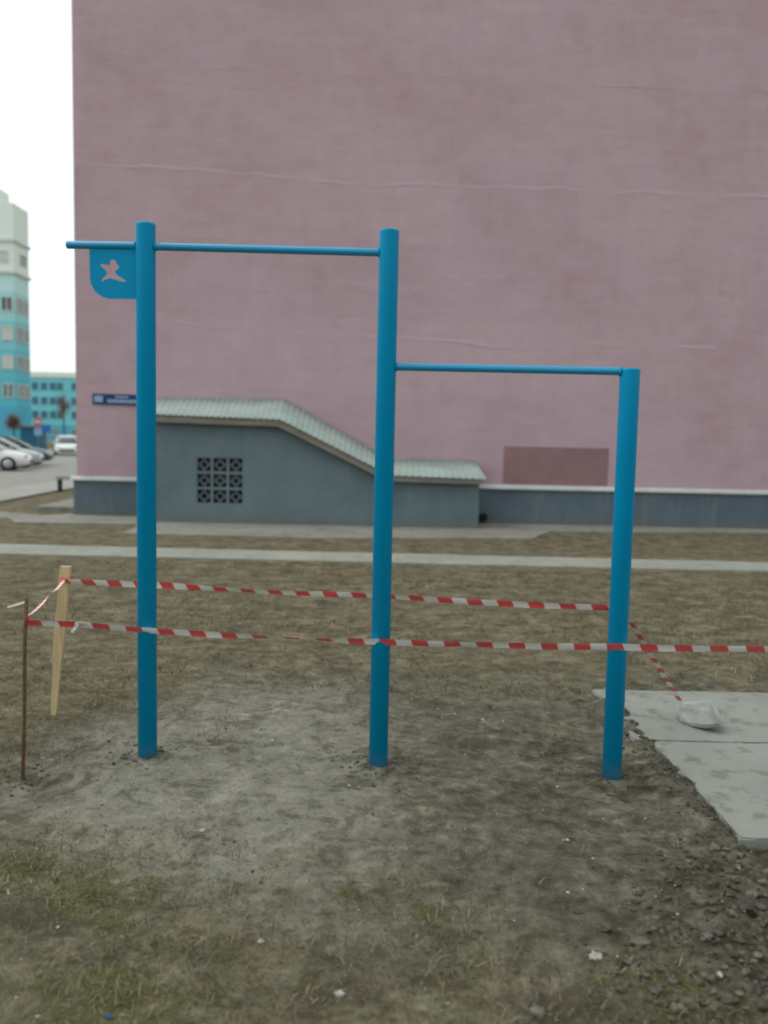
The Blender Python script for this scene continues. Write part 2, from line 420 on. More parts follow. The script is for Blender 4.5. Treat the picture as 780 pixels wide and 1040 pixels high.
def sheet(name, poly, z, mat, label, cat, thick=0.0, jag=0.0, step=0.25):
    """flat paving with a slightly ragged outline; thick > 0 gives it an edge"""
    pts = []
    for i, a in enumerate(poly):
        b = poly[(i+1) % len(poly)]
        n = max(1, int(math.dist(a, b)/step)) if jag else 1
        for k in range(n):
            t = k/n; px, py = a[0]+(b[0]-a[0])*t, a[1]+(b[1]-a[1])*t
            if jag and k: px += jag*fbm(px, py, 2.3, 3); py += jag*fbm(px+40, py, 2.3, 3)
            pts.append((px, py))
    bm = bmesh.new(); prism(bm, pts, 'z', z-max(thick, 0.004), z)
    bmesh.ops.triangulate(bm, faces=bm.faces[:])
    o = build(name, bm, mat)
    return tag(o, label, cat, kind='structure')

sheet('footpath', [(-60, 10.82), (-5, 10.74), (0, 10.66), (5, 10.58), (40, 10.3), (40, 11.15), (5.2, 11.42), (0, 11.52), (-5.2, 11.66), (-60, 12.1)], 0.02, M['path'],
      'straight narrow pale concrete footpath crossing the lawn', 'path', 0.06, 0.03)
sheet('pavement', [(-6.4, 14.4), (-4.3, 14.55), (-4.1, 13.12), (-0.9, 13.06), (2.45, 13.62), (2.95, 14.75), (7.2, 15.35), (26, 15.3), (26, 16.1), (-6.1, 16.1), (-6.1, 15.95), (-6.9, 15.3)], 0.03, M['apron'],
      'worn concrete apron along the foot of the pink wall', 'pavement', 0.06, 0.07)
sheet('pavement', [(-12, 15.2), (-7.6, 15.3), (-6.86, 15.22), (-6.5, 15.9), (-7.5, 16.3), (-12, 16.0)], 0.024, M['apron'],
      'pale worn path leading left from the corner of the pink building', 'path', 0.05, 0.06)
sheet('pavement', [(-6.95, 16.6), (-5.9, 16.6), (-5.9, 28), (-7.3, 28)], 0.11, M['apron'],
      'raised concrete strip along the left side of the pink building', 'pavement', 0.15)
sheet('road', [(-80, 19), (-10.3, 19.5), (-10.5, 24), (-10.2, 30), (-9, 60), (-9, 75), (-80, 75)], 0.012, M['asphalt'],
      'dusty grey asphalt car park beyond the corner of the pink building', 'road')
sheet('pavement', [(-20, 17.2), (-8.5, 18.3), (-8.75, 22.5), (-8.6, 30), (-7.6, 60), (-8.9, 60), (-10.1, 30), (-10.4, 24), (-10.2, 19.6), (-20, 19)], 0.05, M['walk'],
      'pale pavement edging the car park', 'pavement', 0.09)

# ------------------------------------------------------------------ pink apartment building
bld = empty('apartment_building', (0, 16.0, 0))
tag(bld, 'tall blank pink gable wall of an apartment block on a grey plinth', 'building')
XL, XR, DEP, TOP = -5.89, 30.0, 12.0, 15.2
boxobj('wall', (XL, XR, 0, DEP, 0.70, TOP), M['pink'], bld)
boxobj('plinth', (XL-0.05, XR+0.05, -0.045, DEP+0.045, -0.1, 0.70), M['plinth'], bld)
bm = bmesh.new()                     # sloping sheet-metal flashing on the plinth, front and left flank
prism(bm, [(-0.10, 0.690), (-0.10, 0.715), (-0.003, 0.775), (-0.003, 0.703), (-0.085, 0.703)], 'x', XL-0.10, XR+0.1)
prism(bm, [(XL-0.10, 0.690), (XL-0.10, 0.715), (XL-0.003, 0.775), (XL-0.003, 0.703)], 'y', -0.002, DEP+0.1)
build('ledge', bm, M['ledge'], bld)
boxobj('roof', (XL-0.3, XR+0.3, -0.3, DEP+0.3, TOP, TOP+0.25), M['ledge'], bld)
boxobj('painted_patch', (2.262, 4.262, -0.006, 0.01, 0.79, 1.505), M['patch'], bld)['label'] = 'darker brown-pink painted rectangle just above the ledge'
# rendered-over floor joints: thin irregular ridges standing a few millimetres proud
def seam(pts, h=0.10, proud=0.0085):
    bm = bmesh.new(); rows = []
    P = []
    for (x0, z0), (x1, z1) in zip(pts, pts[1:]):
        n = max(2, int((x1-x0)/0.09))
        for k in range(n): P.append((x0+(x1-x0)*k/n, z0+(z1-z0)*k/n))
    P.append(pts[-1])
    for i, (x, z) in enumerate(P):
        e = min(1, i/4, (len(P)-1-i)/4)
        z += 0.035*fbm(x, z, 1.7, 4)
        a = min(1.0, max(0.0, 0.28+1.25*fbm(x+11, z*3, 0.9, 3)))*e
        hh = h*(0.5+0.8*abs(fbm(x, z+7, 2.1, 2))); d = -proud*a-0.001
        rows.append([bm.verts.new((x, 0.004, z-hh)), bm.verts.new((x, d*0.8, z-hh*0.3)), bm.verts.new((x, d, z)), bm.verts.new((x, 0.004, z+hh*0.55))])
    for a, b in zip(rows, rows[1:]):
        for q in range(3): bm.faces.new((a[q], b[q], b[q+1], a[q+1]))
    return build('seam', bm, M['seam'], bld, True)
seam([(-5.6, 6.56), (-4.4, 6.54), (-2.65, 6.46), (-0.5, 6.29), (3.3, 6.30), (5.7, 6.25), (12, 6.2)])
seam([(-4.6, 3.76), (-4.1, 3.73), (-2.65, 3.59), (-0.45, 3.54), (0.25, 3.53), (2.05, 3.36), (3.1, 3.48), (4.6, 3.46), (6.2, 3.44)])
seam([(-5.5, 8.35), (-2, 8.30), (3, 8.15), (8, 8.1)], 0.03, 0.008)
# black pipe stub in the plinth beside the annex
bm = bmesh.new(); tube(bm, [(1.90, 0.0, 0.155), (1.90, -0.16, 0.145), (1.90, -0.165, 0.145)], [0.075, 0.075, 0.055], 20)
build('drain_pipe', bm, M['dark'], bld)

# street sign on the pink wall
sg = empty('street_sign', (-5.03, 15.995, 2.235), 0); sg.rotation_euler = (0, rad(0.6), 0)
tag(sg, 'long narrow blue street name sign on the pink wall', 'sign')
bm = bmesh.new(); box(bm, -0.535, 0.535, -0.03, 0.0, -0.10, 0.10, bevel=0.006); build('sign_board', bm, M['sign_blue'], sg)
bm = bmesh.new(); box(bm, -0.50, -0.34, -0.034, -0.03, -0.058, 0.058); build('number_panel', bm, M['sign_pale'], sg)
bm = bmesh.new()
x = -0.20
for w in (0.055, 0.04, 0.06, 0.05, 0.045): box(bm, x+0.10, x+0.10+w*0.8, -0.034, -0.03, 0.028, 0.068); x += w
x = -0.25
while x < 0.46:
    w = random.uniform(0.05, 0.085); box(bm, x, x+w*0.82, -0.034, -0.03, -0.062, 0.0); x += w
build('lettering', bm, M['sign_pale'], sg)

# ------------------------------------------------------------------ annex over the basement stairs
ann = empty('basement_entrance', (-1.2, 15.0, 0))
tag(ann, 'low grey annex with stepped corrugated roof and pierced vent blocks', 'annex')
AX = 1.2      # local = world x + AX ; local y = world y - 15
ridge = [(-4.45, 2.29), (-1.93, 2.315), (0.10, 1.215), (1.70, 1.225)]
eave = [(-4.25, 1.955), (-1.86, 1.905), (0.10, 0.965), (1.80, 0.930)]
# front wall with a square opening for the vent blocks
V0, V1, VZ0, VZ1 = -3.385, -2.530, 0.362, 1.214
wallpoly = [(-4.2, -0.1), (1.70, -0.1), (1.70, 0.93), (0.10, 0.955), (-1.88, 1.905), (-4.2, 1.945)]
me = holed([(a+AX, b) for a, b in wallpoly], [[(V0+AX, VZ0), (V1+AX, VZ0), (V1+AX, VZ1), (V0+AX, VZ1)]], 0.14)
me.transform(Matrix.Translation((0, 0.07, 0)) @ Matrix.Rotation(rad(90), 4, 'X'))
link('front_wall', me, M['shedwall'], ann)
bm = bmesh.new()
box(bm, 1.56+AX, 1.70+AX, 0.142, 0.95, -0.1, 0.98); build('side_wall', bm, M['shedwall'], ann)
bm = bmesh.new(); box(bm, -4.2+AX, -4.06+AX, 0.142, 0.95, -0.1, 2.0); build('side_wall', bm, M['shedwall'], ann)
# decorative vent blocks: nine square frames, each with a pierced lattice set back inside it
cell = (V1-V0)/3*0.5-0.001; q0 = 0.119
sq = lambda h: [(-h, -h), (h, -h), (h, h), (-h, h)]
fm = holed(sq(cell), [sq(q0)], 0.09); fm.transform(Matrix.Rotation(rad(90), 4, 'X'))
hh_, cc = q0-0.006, 0.028
holes = [[(0.046*math.cos(q), 0.046*math.sin(q)) for q in (k*math.pi/6 for k in range(12))]]
for sx in (-1, 1):
    for sy in (-1, 1):
        holes.append([(sx*a, sy*d) for a, d in ((hh_, hh_), (hh_, cc), (0.086, cc), (cc, 0.086), (cc, hh_))])
lm = holed(sq(q0-0.0005), holes, 0.05); lm.transform(Matrix.Rotation(rad(90), 4, 'X'))
M['block'] = plain('vent_lattice_concrete', (0.075, 0.098, 0.112), 0.9, 0.1, 8)
fm.materials.append(M['shedwall']); lm.materials.append(M['block'])
for r in range(3):
    for q in range(3):
        o = bpy.data.objects.new('vent_block', fm); COL.objects.link(o); o.parent = ann
        o.location = (V0+AX+(V1-V0)*(q+0.5)/3, 0.050, VZ0+(VZ1-VZ0)*(r+0.5)/3)
        i = bpy.data.objects.new('lattice', lm); COL.objects.link(i); i.parent = o; i.location = (0, 0.008, 0)
# corrugated roof: corrugations run down the slope
def corrugated():
    bm = bmesh.new(); rows = []
    for (r0, r1, e0, e1) in zip(ridge, ridge[1:], eave, eave[1:]):
        L = math.hypot(r1[0]-r0[0], r1[1]-r0[1]); n = max(8, int(L/0.028))
        for k in range(n+(1 if r1 is ridge[-1] else 0)):
            t = k/n; s = (len(rows))*0.028
            w = 0.010*math.sin(2*math.pi*s/0.112)
            a = Vector((r0[0]+(r1[0]-r0[0])*t+AX, 0.998, r0[1]+(r1[1]-r0[1])*t+w))
            b = Vector((e0[0]+(e1[0]-e0[0])*t+AX, -0.20, e0[1]+(e1[1]-e0[1])*t+w))
            rows.append([bm.verts.new(a), bm.verts.new(a.lerp(b, 0.5)), bm.verts.new(b), bm.verts.new(b-Vector((0, 0, 0.012))), bm.verts.new(a-Vector((0, 0, 0.012)))])
    for a, b in zip(rows, rows[1:]):
        for q in range(5):
            f = bm.faces.new((a[q], b[q], b[(q+1) % 5], a[(q+1) % 5])); f.smooth = q < 2
    bm.faces.new(rows[0]); bm.faces.new(rows[-1][::-1])
    return build('roof', bm, M['roof'], ann)
corrugated()
# weathered board under the eave, with boards for the verge
bm = bmesh.new()
top = [(-4.22, 1.930), (-1.87, 1.880), (0.09, 0.944), (1.76, 0.908)]
bot = [(-4.22, 1.815), (-1.90, 1.775), (0.05, 0.850), (1.76, 0.832)]
A = []
for (x0, z0), (x1, z1) in zip(top, bot):
    A.append([bm.verts.new((x0+AX, -0.165, z0)), bm.verts.new((x1+AX, -0.165, z1)), bm.verts.new((x1+AX, -0.135, z1)), bm.verts.new((x0+AX, -0.135, z0))])
for a, b in zip(A, A[1:]):
    for q in range(4): bm.faces.new((a[q], b[q], b[(q+1) % 4], a[(q+1) % 4]))
bm.faces.new(A[0]); bm.faces.new(A[-1][::-1])
build('fascia', bm, M['fascia'], ann)
bm = bmesh.new()                                     # soffit between board and wall
A = []
for (x1, z1) in bot: A.append([bm.verts.new((x1+AX, -0.134, z1+0.03)), bm.verts.new((x1+AX, -0.003, z1+0.05)), bm.verts.new((x1+AX, -0.003, z1+0.07)), bm.verts.new((x1+AX, -0.134, z1+0.05))])
for a, b in zip(A, A[1:]):
    for q in range(4): bm.faces.new((a[q], b[q], b[(q+1) % 4], a[(q+1) % 4]))
bm.faces.new(A[0]); bm.faces.new(A[-1][::-1])
build('soffit', bm, M['fascia'], ann)

# ------------------------------------------------------------------ pull-up bars
P3 = [(-1.138, 3.996, 2.575), (-0.003, 3.946, 2.555), (1.119, 3.897, 1.945)]
fr = empty('pull_up_bars', (0, 3.946, 0))
tag(fr, 'blue steel pull-up bars on three posts with a pierced plate', 'exercise bars')
PR = 0.0455
def loc(p): return Vector((p[0], p[1]-3.946, p[2]))
for (x, y, zt) in P3:
    bm = bmesh.new()
    tube(bm, [loc((x, y, -0.35)), loc((x, y, zt-0.012)), loc((x, y, zt-0.004)), loc((x, y, zt))], [PR, PR, PR, PR-0.004], 40)
    build('post', bm, M['teal'], fr)
def bar(a, b, r=0.0182):
    bm = bmesh.new()
    a, b = loc(a), loc(b); d = (b-a).normalized()
    tube(bm, [a, a+d*0.003, a+d*0.008, b-d*0.008, b-d*0.003, b], [r-0.003, r, r, r, r, r-0.003], 24)
    return bm
d13 = (Vector(P3[1])-Vector(P3[0])); sl = d13.y/d13.x
yb = lambda x: 3.996+sl*(x+1.138)
build('bar', bar((-1.512, yb(-1.512), 2.474), (-1.175, yb(-1.175), 2.473)), M['teal_grip'], fr)['label'] = 'short stub of bar sticking out past the left post'
build('bar', bar((-1.10, yb(-1.10), 2.471), (-0.04, yb(-0.04), 2.455)), M['teal_grip'], fr)
build('bar', bar((0.035, yb(0.035), 1.936), (1.085, yb(1.085), 1.932)), M['teal_grip'], fr)
for (bx, bz) in ((-1.184, 2.473), (-1.092, 2.471), (-0.049, 2.455), (0.043, 1.936), (1.073, 1.932)):   # weld beads
    bm = bmesh.new(); s = 1 if bx > P3[0][0] and bx in (-1.092, 0.043) else -1
    tube(bm, [loc((bx-0.004*s, yb(bx), bz)), loc((bx+0.002*s, yb(bx), bz)), loc((bx+0.007*s, yb(bx), bz))], [0.0245, 0.0225, 0.018], 20)
    build('weld', bm, M['teal'], fr)
# plate with the jumping figure cut right through it
u = 0.000422
def zp(x, y): return ((x-625)*u, -(y-80)*u)
arc = [zp(110+235*(1-math.cos(q)), 395+235*math.sin(q)) for q in (k*math.pi/2/12 for k in range(13))]
outer = [zp(640, 75), zp(110, 75)] + arc + [zp(640, 630)]
fig = [(226, 246), (322, 264), (334, 250), (332, 222), (348, 206), (374, 200), (400, 210), (410, 232), (408, 250), (442, 278), (432, 304), (396, 322), (398, 352),
       (420, 374), (517, 432), (500, 447), (440, 434), (370, 412), (332, 404), (285, 418), (240, 442), (232, 426), (268, 388), (304, 350), (286, 314), (230, 268)]
me = holed(outer, [[zp(*p) for p in fig]], 0.005)
me.transform(Matrix.Rotation(rad(90), 4, 'X'))
pl = link('plate', me, M['teal'], fr)
pl.location = loc((-1.186, yb(-1.186)-0.002, 2.474-0.013)); pl.rotation_euler = (0, rad(-0.6), math.atan(sl))
pl['label'] = 'flat plate with a jumping figure cut out of it'

# ------------------------------------------------------------------ barrier tapes
def ribbon(name, pts, width, parent=None, label=None, seed=0, twist=None, sag=0.0, u0=0.0, usc=1.0, mat='tape'):
    """film ribbon along points; twist(t) in radians rolls it about its length"""
    pts = [Vector(p) for p in pts]
    P = []
    for a, b in zip(pts, pts[1:]):
        n = max(2, int((b-a).length/0.025))
        P += [a.lerp(b, k/n)+Vector((0, 0, -sag*4*(k/n)*(1-k/n)*(b-a).length)) for k in range(n)]
    P.append(pts[-1])
    bm = bmesh.new(); uv = bm.loops.layers.uv.new('UVMap')
    s = 0; rows = []
    for i, p in enumerate(P):
        if i: s += (P[i]-P[i-1]).length
        t = i/(len(P)-1)
        d = (P[min(i+1, len(P)-1)]-P[max(i-1, 0)]).normalized()
        nz = d.cross(Vector((0, 1, 0)) if abs(d.y) < 0.8 else Vector((1, 0, 0))).normalized()
        ny = d.cross(nz)
        th = (twist(t) if twist else 0.5) + 0.22*fbm(s*2.2+seed, seed, 1.0, 3)
        th = min(th, 1.16)
        w = (nz*math.cos(th)+ny*math.sin(th))*width/2
        fold = ny*0.006*math.sin(s*9+seed)
        p = p+Vector((0, 0, 0.004*fbm(s*1.6+seed, seed+5, 1.0, 2)*min(1, i/6, (len(P)-1-i)/6)))
        rows.append(([bm.verts.new(p-w), bm.verts.new(p+fold+w*0.1), bm.verts.new(p+w)], s*usc+u0))
    for (a, sa), (b, sb) in zip(rows, rows[1:]):
        for q in range(2):
            f = bm.faces.new((a[q], b[q], b[q+1], a[q+1])); f.smooth = True
            for l, uvv in zip(f.loops, ((sa, q/2), (sb, q/2), (sb, q/2+.5), (sa, q/2+.5))): l[uv].uv = uvv
    o = build(name, bm, M[mat], parent)
    if label: tag(o, label, 'barrier tape', 'red and white barrier tapes')
    return o
pf = PR+0.004
def front_twist(t):
    return 0.70+0.42*math.exp(-((t-0.21)/0.035)**2) - 0.15*sm(0.35, .7, t)
ft = ribbon('barrier_tape', [(-1.655, 3.825, 0.716), (-1.42, 3.87, 0.698), (-1.137, 3.996-pf, 0.661), (0.0, 3.946-pf, 0.640), (1.10, 3.897-pf, 0.654), (2.6, 3.45, 0.775), (4.2, 3.1, 0.80)],
            0.044, label='nearest red and white tape running across the front of all three posts', seed=3, twist=front_twist, sag=0.004, u0=0.0)
# knot of loose white film near its left end
def wad(name, c, r, mat, parent, seed, sq=(1, 1, 1)):
    bm = bmesh.new(); bmesh.ops.create_icosphere(bm, subdivisions=3, radius=1)
    for v in bm.verts:
        n = v.co.normalized(); k = 1+0.55*noise.fractal(n*1.8+Vector((seed, seed*2, 0)), 0.8, 2.1, 3)
        v.co = Vector((n.x*sq[0], n.y*sq[1], n.z*sq[2]))*r*k+Vector(c)
    return build(name, bm, M[mat], parent, True)
wad('knot', (-1.425, 3.862, 0.702), 0.014, 'white_film', ft, 4)
ribbon('loose_end', [(-1.425, 3.86, 0.705), (-1.40, 3.85, 0.713), (-1.372, 3.85, 0.708), (-1.362, 3.85, 0.700)], 0.022, ft, seed=8, mat='white_film')
ribbon('loose_end', [(-1.425, 3.86, 0.700), (-1.437, 3.85, 0.684), (-1.452, 3.85, 0.668)], 0.018, ft, seed=9, mat='white_film')
bt = ribbon('barrier_tape', [(-1.752, 4.575, 0.780), (-1.20, 4.49, 0.782), (-0.017, 4.28, 0.790), (1.10, 3.897+pf, 0.818)], 0.042,
            label='farther red and white tape from the wooden stake behind the two tall posts', seed=13, sag=0.006, u0=0.05,
            twist=lambda t: 0.70+0.35*math.exp(-((t-0.33)/0.08)**2)-0.25*math.exp(-((t-0.22)/0.1)**2))
# a turn of tape round the stake and round the right post belongs to that tape
def wrap(name, c, r, z, h, parent, u0):
    bm = bmesh.new(); uv = bm.loops.layers.uv.new('UVMap'); n = 24; A = []
    for k in range(n+1):
        q = 2*math.pi*k/n; A.append([bm.verts.new((c[0]+r*math.cos(q), c[1]+r*math.sin(q), z+s*h/2+0.006*math.sin(q*2))) for s in (-1, 1)])
    for k in range(n):
        f = bm.faces.new((A[k][0], A[k+1][0], A[k+1][1], A[k][1])); f.smooth = True
        for l, t in zip(f.loops, ((k, 0), (k+1, 0), (k+1, 1), (k, 1))): l[uv].uv = (u0+t[0]*0.0025, t[1])
    return build(name, bm, M['tape'], parent)
wrap('loop', (-1.757, 4.611), 0.034, 0.783, 0.022, bt, 0.0)
wrap('loop', (-1.653, 3.84), 0.013, 0.716, 0.03, ft, 0.01)
dt = ribbon('barrier_tape', [(1.150, 3.897+pf, 0.792), (1.235, 4.06, 0.715), (1.775, 4.85, 0.093)], 0.032,
            label='short tape slanting down from the shortest post to the concrete slab', seed=21, sag=0.003, u0=0.02, twist=lambda t: 0.9, usc=0.97)
st = ribbon('barrier_tape', [(-1.648, 3.85, 0.745), (-1.70, 4.2, 0.765), (-1.762, 4.58, 0.785)], 0.026,
            label='short crumpled pinkish tape between the rusty rod and the wooden stake', seed=31, sag=0.022, usc=2.6, twist=lambda t: 1.1+0.5*math.sin(9*t))
ribbon('loose_end', [(-1.655, 3.835, 0.812), (-1.69, 3.83, 0.802), (-1.725, 3.84, 0.790), (-1.745, 3.84, 0.786)], 0.013, st, seed=35, mat='white_film')

# ------------------------------------------------------------------ stake and rod
bm = bmesh.new()
zs = [-0.25, 0.0, 0.14, 0.30, 0.34, 0.55, 0.80, 0.857]
w = [0.024, 0.030, 0.038, 0.046, 0.056, 0.060, 0.058, 0.057]
xo = [-0.030, -0.008, 0.004, 0.016, 0.020, 0.041, 0.066, 0.072]
R = []
for z, ww, o in zip(zs, w, xo):
    R.append([bm.verts.new((o+sx*ww/2, sy*0.014+0.02*z*0, z)) for sx, sy in ((-1, -1), (1, -1), (1, 1), (-1, 1))])
for a, b in zip(R, R[1:]):
    for q in range(4): bm.faces.new((a[q], a[(q+1) % 4], b[(q+1) % 4], b[q]))
bm.faces.new(R[0][::-1]); bm.faces.new(R[-1])
bmesh.ops.bevel(bm, geom=[e for e in bm.edges], offset=0.002, segments=1, affect='EDGES')
o = build('wooden_stake', bm, M['wood']); o.location = (-1.835, 4.613, 0)
tag(o, 'raw pine batten driven into the ground, leaning slightly right', 'stake')
bm = bmesh.new()
tube(bm, [(0, 0.09, -0.2), (0, 0, 0), (0.004, 0.02, 0.3), (-0.003, 0.05, 0.6), (-0.006, 0.087, 0.828)], 0.0085, 12)
o = build('metal_rod', bm, M['rust']); o.location = (-1.648, 3.753, 0)
tag(o, 'thin rusty steel rod stuck upright in the dirt', 'rod')

# ------------------------------------------------------------------ concrete slabs on the right, and the chunk on them
def slab(x0, x1, y0, y1, z, seed, label):
    pts = []
    def run(a, b, amp):
        n = max(2, int(math.dist(a, b)/0.035))
        for k in range(n):
            t = k/n; px, py = a[0]+(b[0]-a[0])*t, a[1]+(b[1]-a[1])*t
            d = (fbm(px*1.0+seed, py, 3.5, 4)*amp); d2 = fbm(px+seed+30, py, 3.5, 4)*amp
            pts.append((px+d2*0.6, py+d) if k else (px, py))
    run((x0, y0), (x1, y0), 0.02); run((x1, y0), (x1, y1), 0.01); run((x1, y1), (x0, y1), 0.014); run((x0, y1), (x0+0.03, (y0+y1)/2), 0.10); run((x0+0.03, (y0+y1)/2), (x0, y0), 0.10)
    bm = bmesh.new(); fs = prism(bm, pts, 'z', z-0.09, z)
    bmesh.ops.bevel(bm, geom=[e for e in bm.edges if abs(e.verts[0].co.z-z) < 1e-5 and abs(e.verts[1].co.z-z) < 1e-5], offset=0.008, segments=2, affect='EDGES')
    bmesh.ops.triangulate(bm, faces=bm.faces[:])
    o = build('concrete_slab', bm, M['slab'])
    return tag(o, label, 'slab', 'concrete slabs laid side by side', 'thing')
slab(1.36, 4.2, 4.372, 5.27, 0.022, 3, 'pale concrete slab carrying the grey concrete chunk')
slab(1.47, 4.2, 3.27, 4.358, 0.019, 8, 'pale rough-edged concrete slab nearest the dug soil')
bm = bmesh.new(); bmesh.ops.create_icosphere(bm, subdivisions=3, radius=1)
cuts = [(Vector((0.2, -0.9, 0.35)), 0.62), (Vector((0.75, 0.1, 0.6)), 0.60), (Vector((-0.8, -0.3, 0.45)), 0.66), (Vector((0, 0.2, 1)), 0.60), (Vector((0.5, -0.7, -0.4)), 0.72), (Vector((-0.3, 0.9, 0.3)), 0.8), (Vector((0, 0, -1)), 0.55)]
for v in bm.verts:
    for n, d in cuts:
        n = n.normalized(); e = v.co.dot(n)-d
        if e > 0: v.co -= n*e
    n = v.co.normalized(); v.co += n*0.09*noise.fractal(v.co*2.6, 0.8, 2.1, 4)
    v.co = Vector((v.co.x*0.088, v.co.y*0.175, v.co.z*0.110))
M['chunk'] = m_vary('broken_concrete', (0.20, 0.205, 0.19), (0.34, 0.345, 0.325), 8, 0.9, bump=0.006)
o = build('concrete_chunk', bm, M['chunk']); o.location = (1.815, 4.62, 0.022+0.066); o.rotation_euler = (-0.20, -0.12, rad(29))
tag(o, 'broken grey lump lying on the concrete slab at the end of the slanting tape', 'rubble')

# ------------------------------------------------------------------ loose ground stuff
def scatter_blades(name, N, region, dens, lmin, lmax, wid, mats, pm, label, lean=0.9):
    xs = rng.uniform(region[0], region[1], N); ys = rng.uniform(region[2], region[3], N)
    keep = np.array([rng.random() < dens(x, y) for x, y in zip(xs, ys)]); xs, ys = xs[keep], ys[keep]
    n = len(xs); V = np.zeros((n, 5, 3)); zz = np.array([height(x, y) for x, y in zip(xs, ys)])
    a = rng.uniform(0, 2*np.pi, n); L = rng.uniform(lmin, lmax, n); le = rng.uniform(0.15, lean, n)*np.pi/2
    dx, dy = np.cos(a), np.sin(a); w = wid*rng.uniform(0.6, 1.3, n)
    px, py = -dy, dx
    for k, (t, ww, bend) in enumerate(((0, 1, 0), (0, -1, 0), (0.55, 0.8, 0.15), (0.55, -0.8, 0.15), (1, 0, 0.5))):
        an = np.clip(le+bend*0.6, 0, 1.5)
        V[:, k, 0] = xs+dx*np.sin(an)*L*t+px*w*ww/2; V[:, k, 1] = ys+dy*np.sin(an)*L*t+py*w*ww/2
        V[:, k, 2] = zz-0.003+np.cos(an)*L*t
    me = bpy.data.meshes.new(name)
    b = np.arange(n)*5
    faces = [f for i in b for f in ((i, i+1, i+3, i+2), (i+2, i+3, i+4))]
    me.from_pydata(V.reshape(-1, 3).tolist(), [], faces)
    mi = rng.choice(len(mats), size=n, p=pm)
    o = link(name, me, mats)
    me.polygons.foreach_set('material_index', np.repeat(mi, 2).astype(np.int32))
    return tag(o, label, 'grass', kind='stuff')
M['straw'] = plain('dry_straw_blade', (0.21, 0.18, 0.105), 0.8, 0.3, 3)
M['olive'] = plain('olive_blade', (0.10, 0.095, 0.04), 0.8, 0.3, 3)
M['green'] = plain('fresh_green_blade', (0.085, 0.115, 0.026), 0.7, 0.3, 3)
M['brownblade'] = plain('brown_blade', (0.085, 0.066, 0.04), 0.8, 0.3, 3)
def on_slab(x, y): return 1.36 < x < 4.3 and 3.22 < y < 5.32
def d_near(x, y):
    if on_slab(x, y): return 0
    n = fbm(x, y, 1.6, 4)
    front = float(sm(-3.2, -2.3, np.float64(-y-0.35*x+0.9*n)))
    left = float(sm(1.5, 2.4, np.float64(-x+0.7*n+0.5*(y-3.6))))
    far = float(sm(4.9, 6.0, np.float64(y+1.4*n)))
    return min(1, 0.05+0.8*max(front, left, far)*(0.45+0.9*max(0, n+0.3)))
mats4 = [M['straw'], M['olive'], M['green'], M['brownblade']]
scatter_blades('grass', 52000, (-2.6, 2.4, 1.9, 5.4), d_near, 0.012, 0.058, 0.0032, mats4, [0.42, 0.30, 0.06, 0.22], 'short dead grass over the bare earth near the posts')
def d_far(x, y):
    if on_slab(x, y) or y > 10.5: return 0
    return min(1, 0.25+0.9*max(0, fbm(x, y, 0.9, 4)+0.35))
scatter_blades('grass', 42000, (-7, 7, 5.2, 10.5), d_far, 0.02, 0.06, 0.007, mats4, [0.34, 0.40, 0.06, 0.20], 'matted dead lawn between the posts and the footpath', 1.0)
def d_green(x, y):
    s = 0
    for cx, cy, r in ((-0.95, 2.75, 0.25), (-0.75, 2.25, 0.3), (-1.3, 2.3, 0.2), (-0.08, 2.78, 0.06), (0.85, 2.28, 0.16), (-0.45, 2.3, 0.12), (0.2, 2.5, 0.14), (1.0, 2.2, 0.12), (-1.25, 2.95, 0.2)):
        s = max(s, math.exp(-((x-cx)**2+(y-cy)**2)/(r*r)))
    return s*max(0, 0.5+1.2*fbm(x, y, 7, 3))*0.8
scatter_blades('grass', 42000, (-1.9, 1.4, 1.9, 3.4), d_green, 0.012, 0.05, 0.003, [M['green'], M['olive'], M['straw']], [0.5, 0.36, 0.14], 'fresh green tufts in the foreground')

def scatter_stones(name, spots, mats, label, cat):
    verts, faces, mi = [], [], []
    bm = bmesh.new(); bmesh.ops.create_icosphere(bm, subdivisions=1, radius=1); bm.verts.ensure_lookup_table()
    B = np.array([v.co[:] for v in bm.verts]); Fs = [[v.index for v in f.verts] for f in bm.faces]; bm.free()
    for x, y, r in spots:
        q = B*rng.uniform(0.5, 1.3, (len(B), 1))*np.array([r, r, r*0.65])*rng.uniform(0.7, 1.3, 3)
        a = rng.uniform(0, 6.28); c, s = math.cos(a), math.sin(a)
        q = np.stack([q[:, 0]*c-q[:, 1]*s, q[:, 0]*s+q[:, 1]*c, q[:, 2]], 1)+np.array([x, y, height(x, y)+r*0.15])
        o = len(verts); verts += q.tolist(); faces += [[o+i for i in f] for f in Fs]; mi += [int(rng.integers(len(mats)))]*len(Fs)
    me = bpy.data.meshes.new(name); me.from_pydata(verts, [], faces)
    o = link(name, me, mats); me.polygons.foreach_set('material_index', np.array(mi, dtype=np.int32))
    return tag(o, label, cat, kind='stuff')
sp = []
while len(sp) < 1500:
    x, y = rng.uniform(-2.4, 2.2), rng.uniform(1.95, 5.2)
    if on_slab(x, y): continue
    if rng.random() < 0.25+0.75*max(0, fbm(x, y, 2.2, 3)+0.2): sp.append((x, y, float(rng.choice([0.003, 0.004, 0.006, 0.009], p=[.4, .35, .19, .06]))))
M['earth'] = m_vary('lump_of_soil', (0.034, 0.029, 0.021), (0.098, 0.088, 0.069), 25, 0.95, bump=0.003)
M['earth_pale'] = m_vary('dry_lump_of_soil', (0.080, 0.073, 0.058), (0.145, 0.135, 0.110), 25, 0.95, bump=0.003)
scatter_stones('pebbles', sp, [M['stone'], M['earth_pale'], M['earth_pale'], M['earth']], 'tiny pale pebbles and crumbs strewn over the earth', 'pebbles')
sp = []
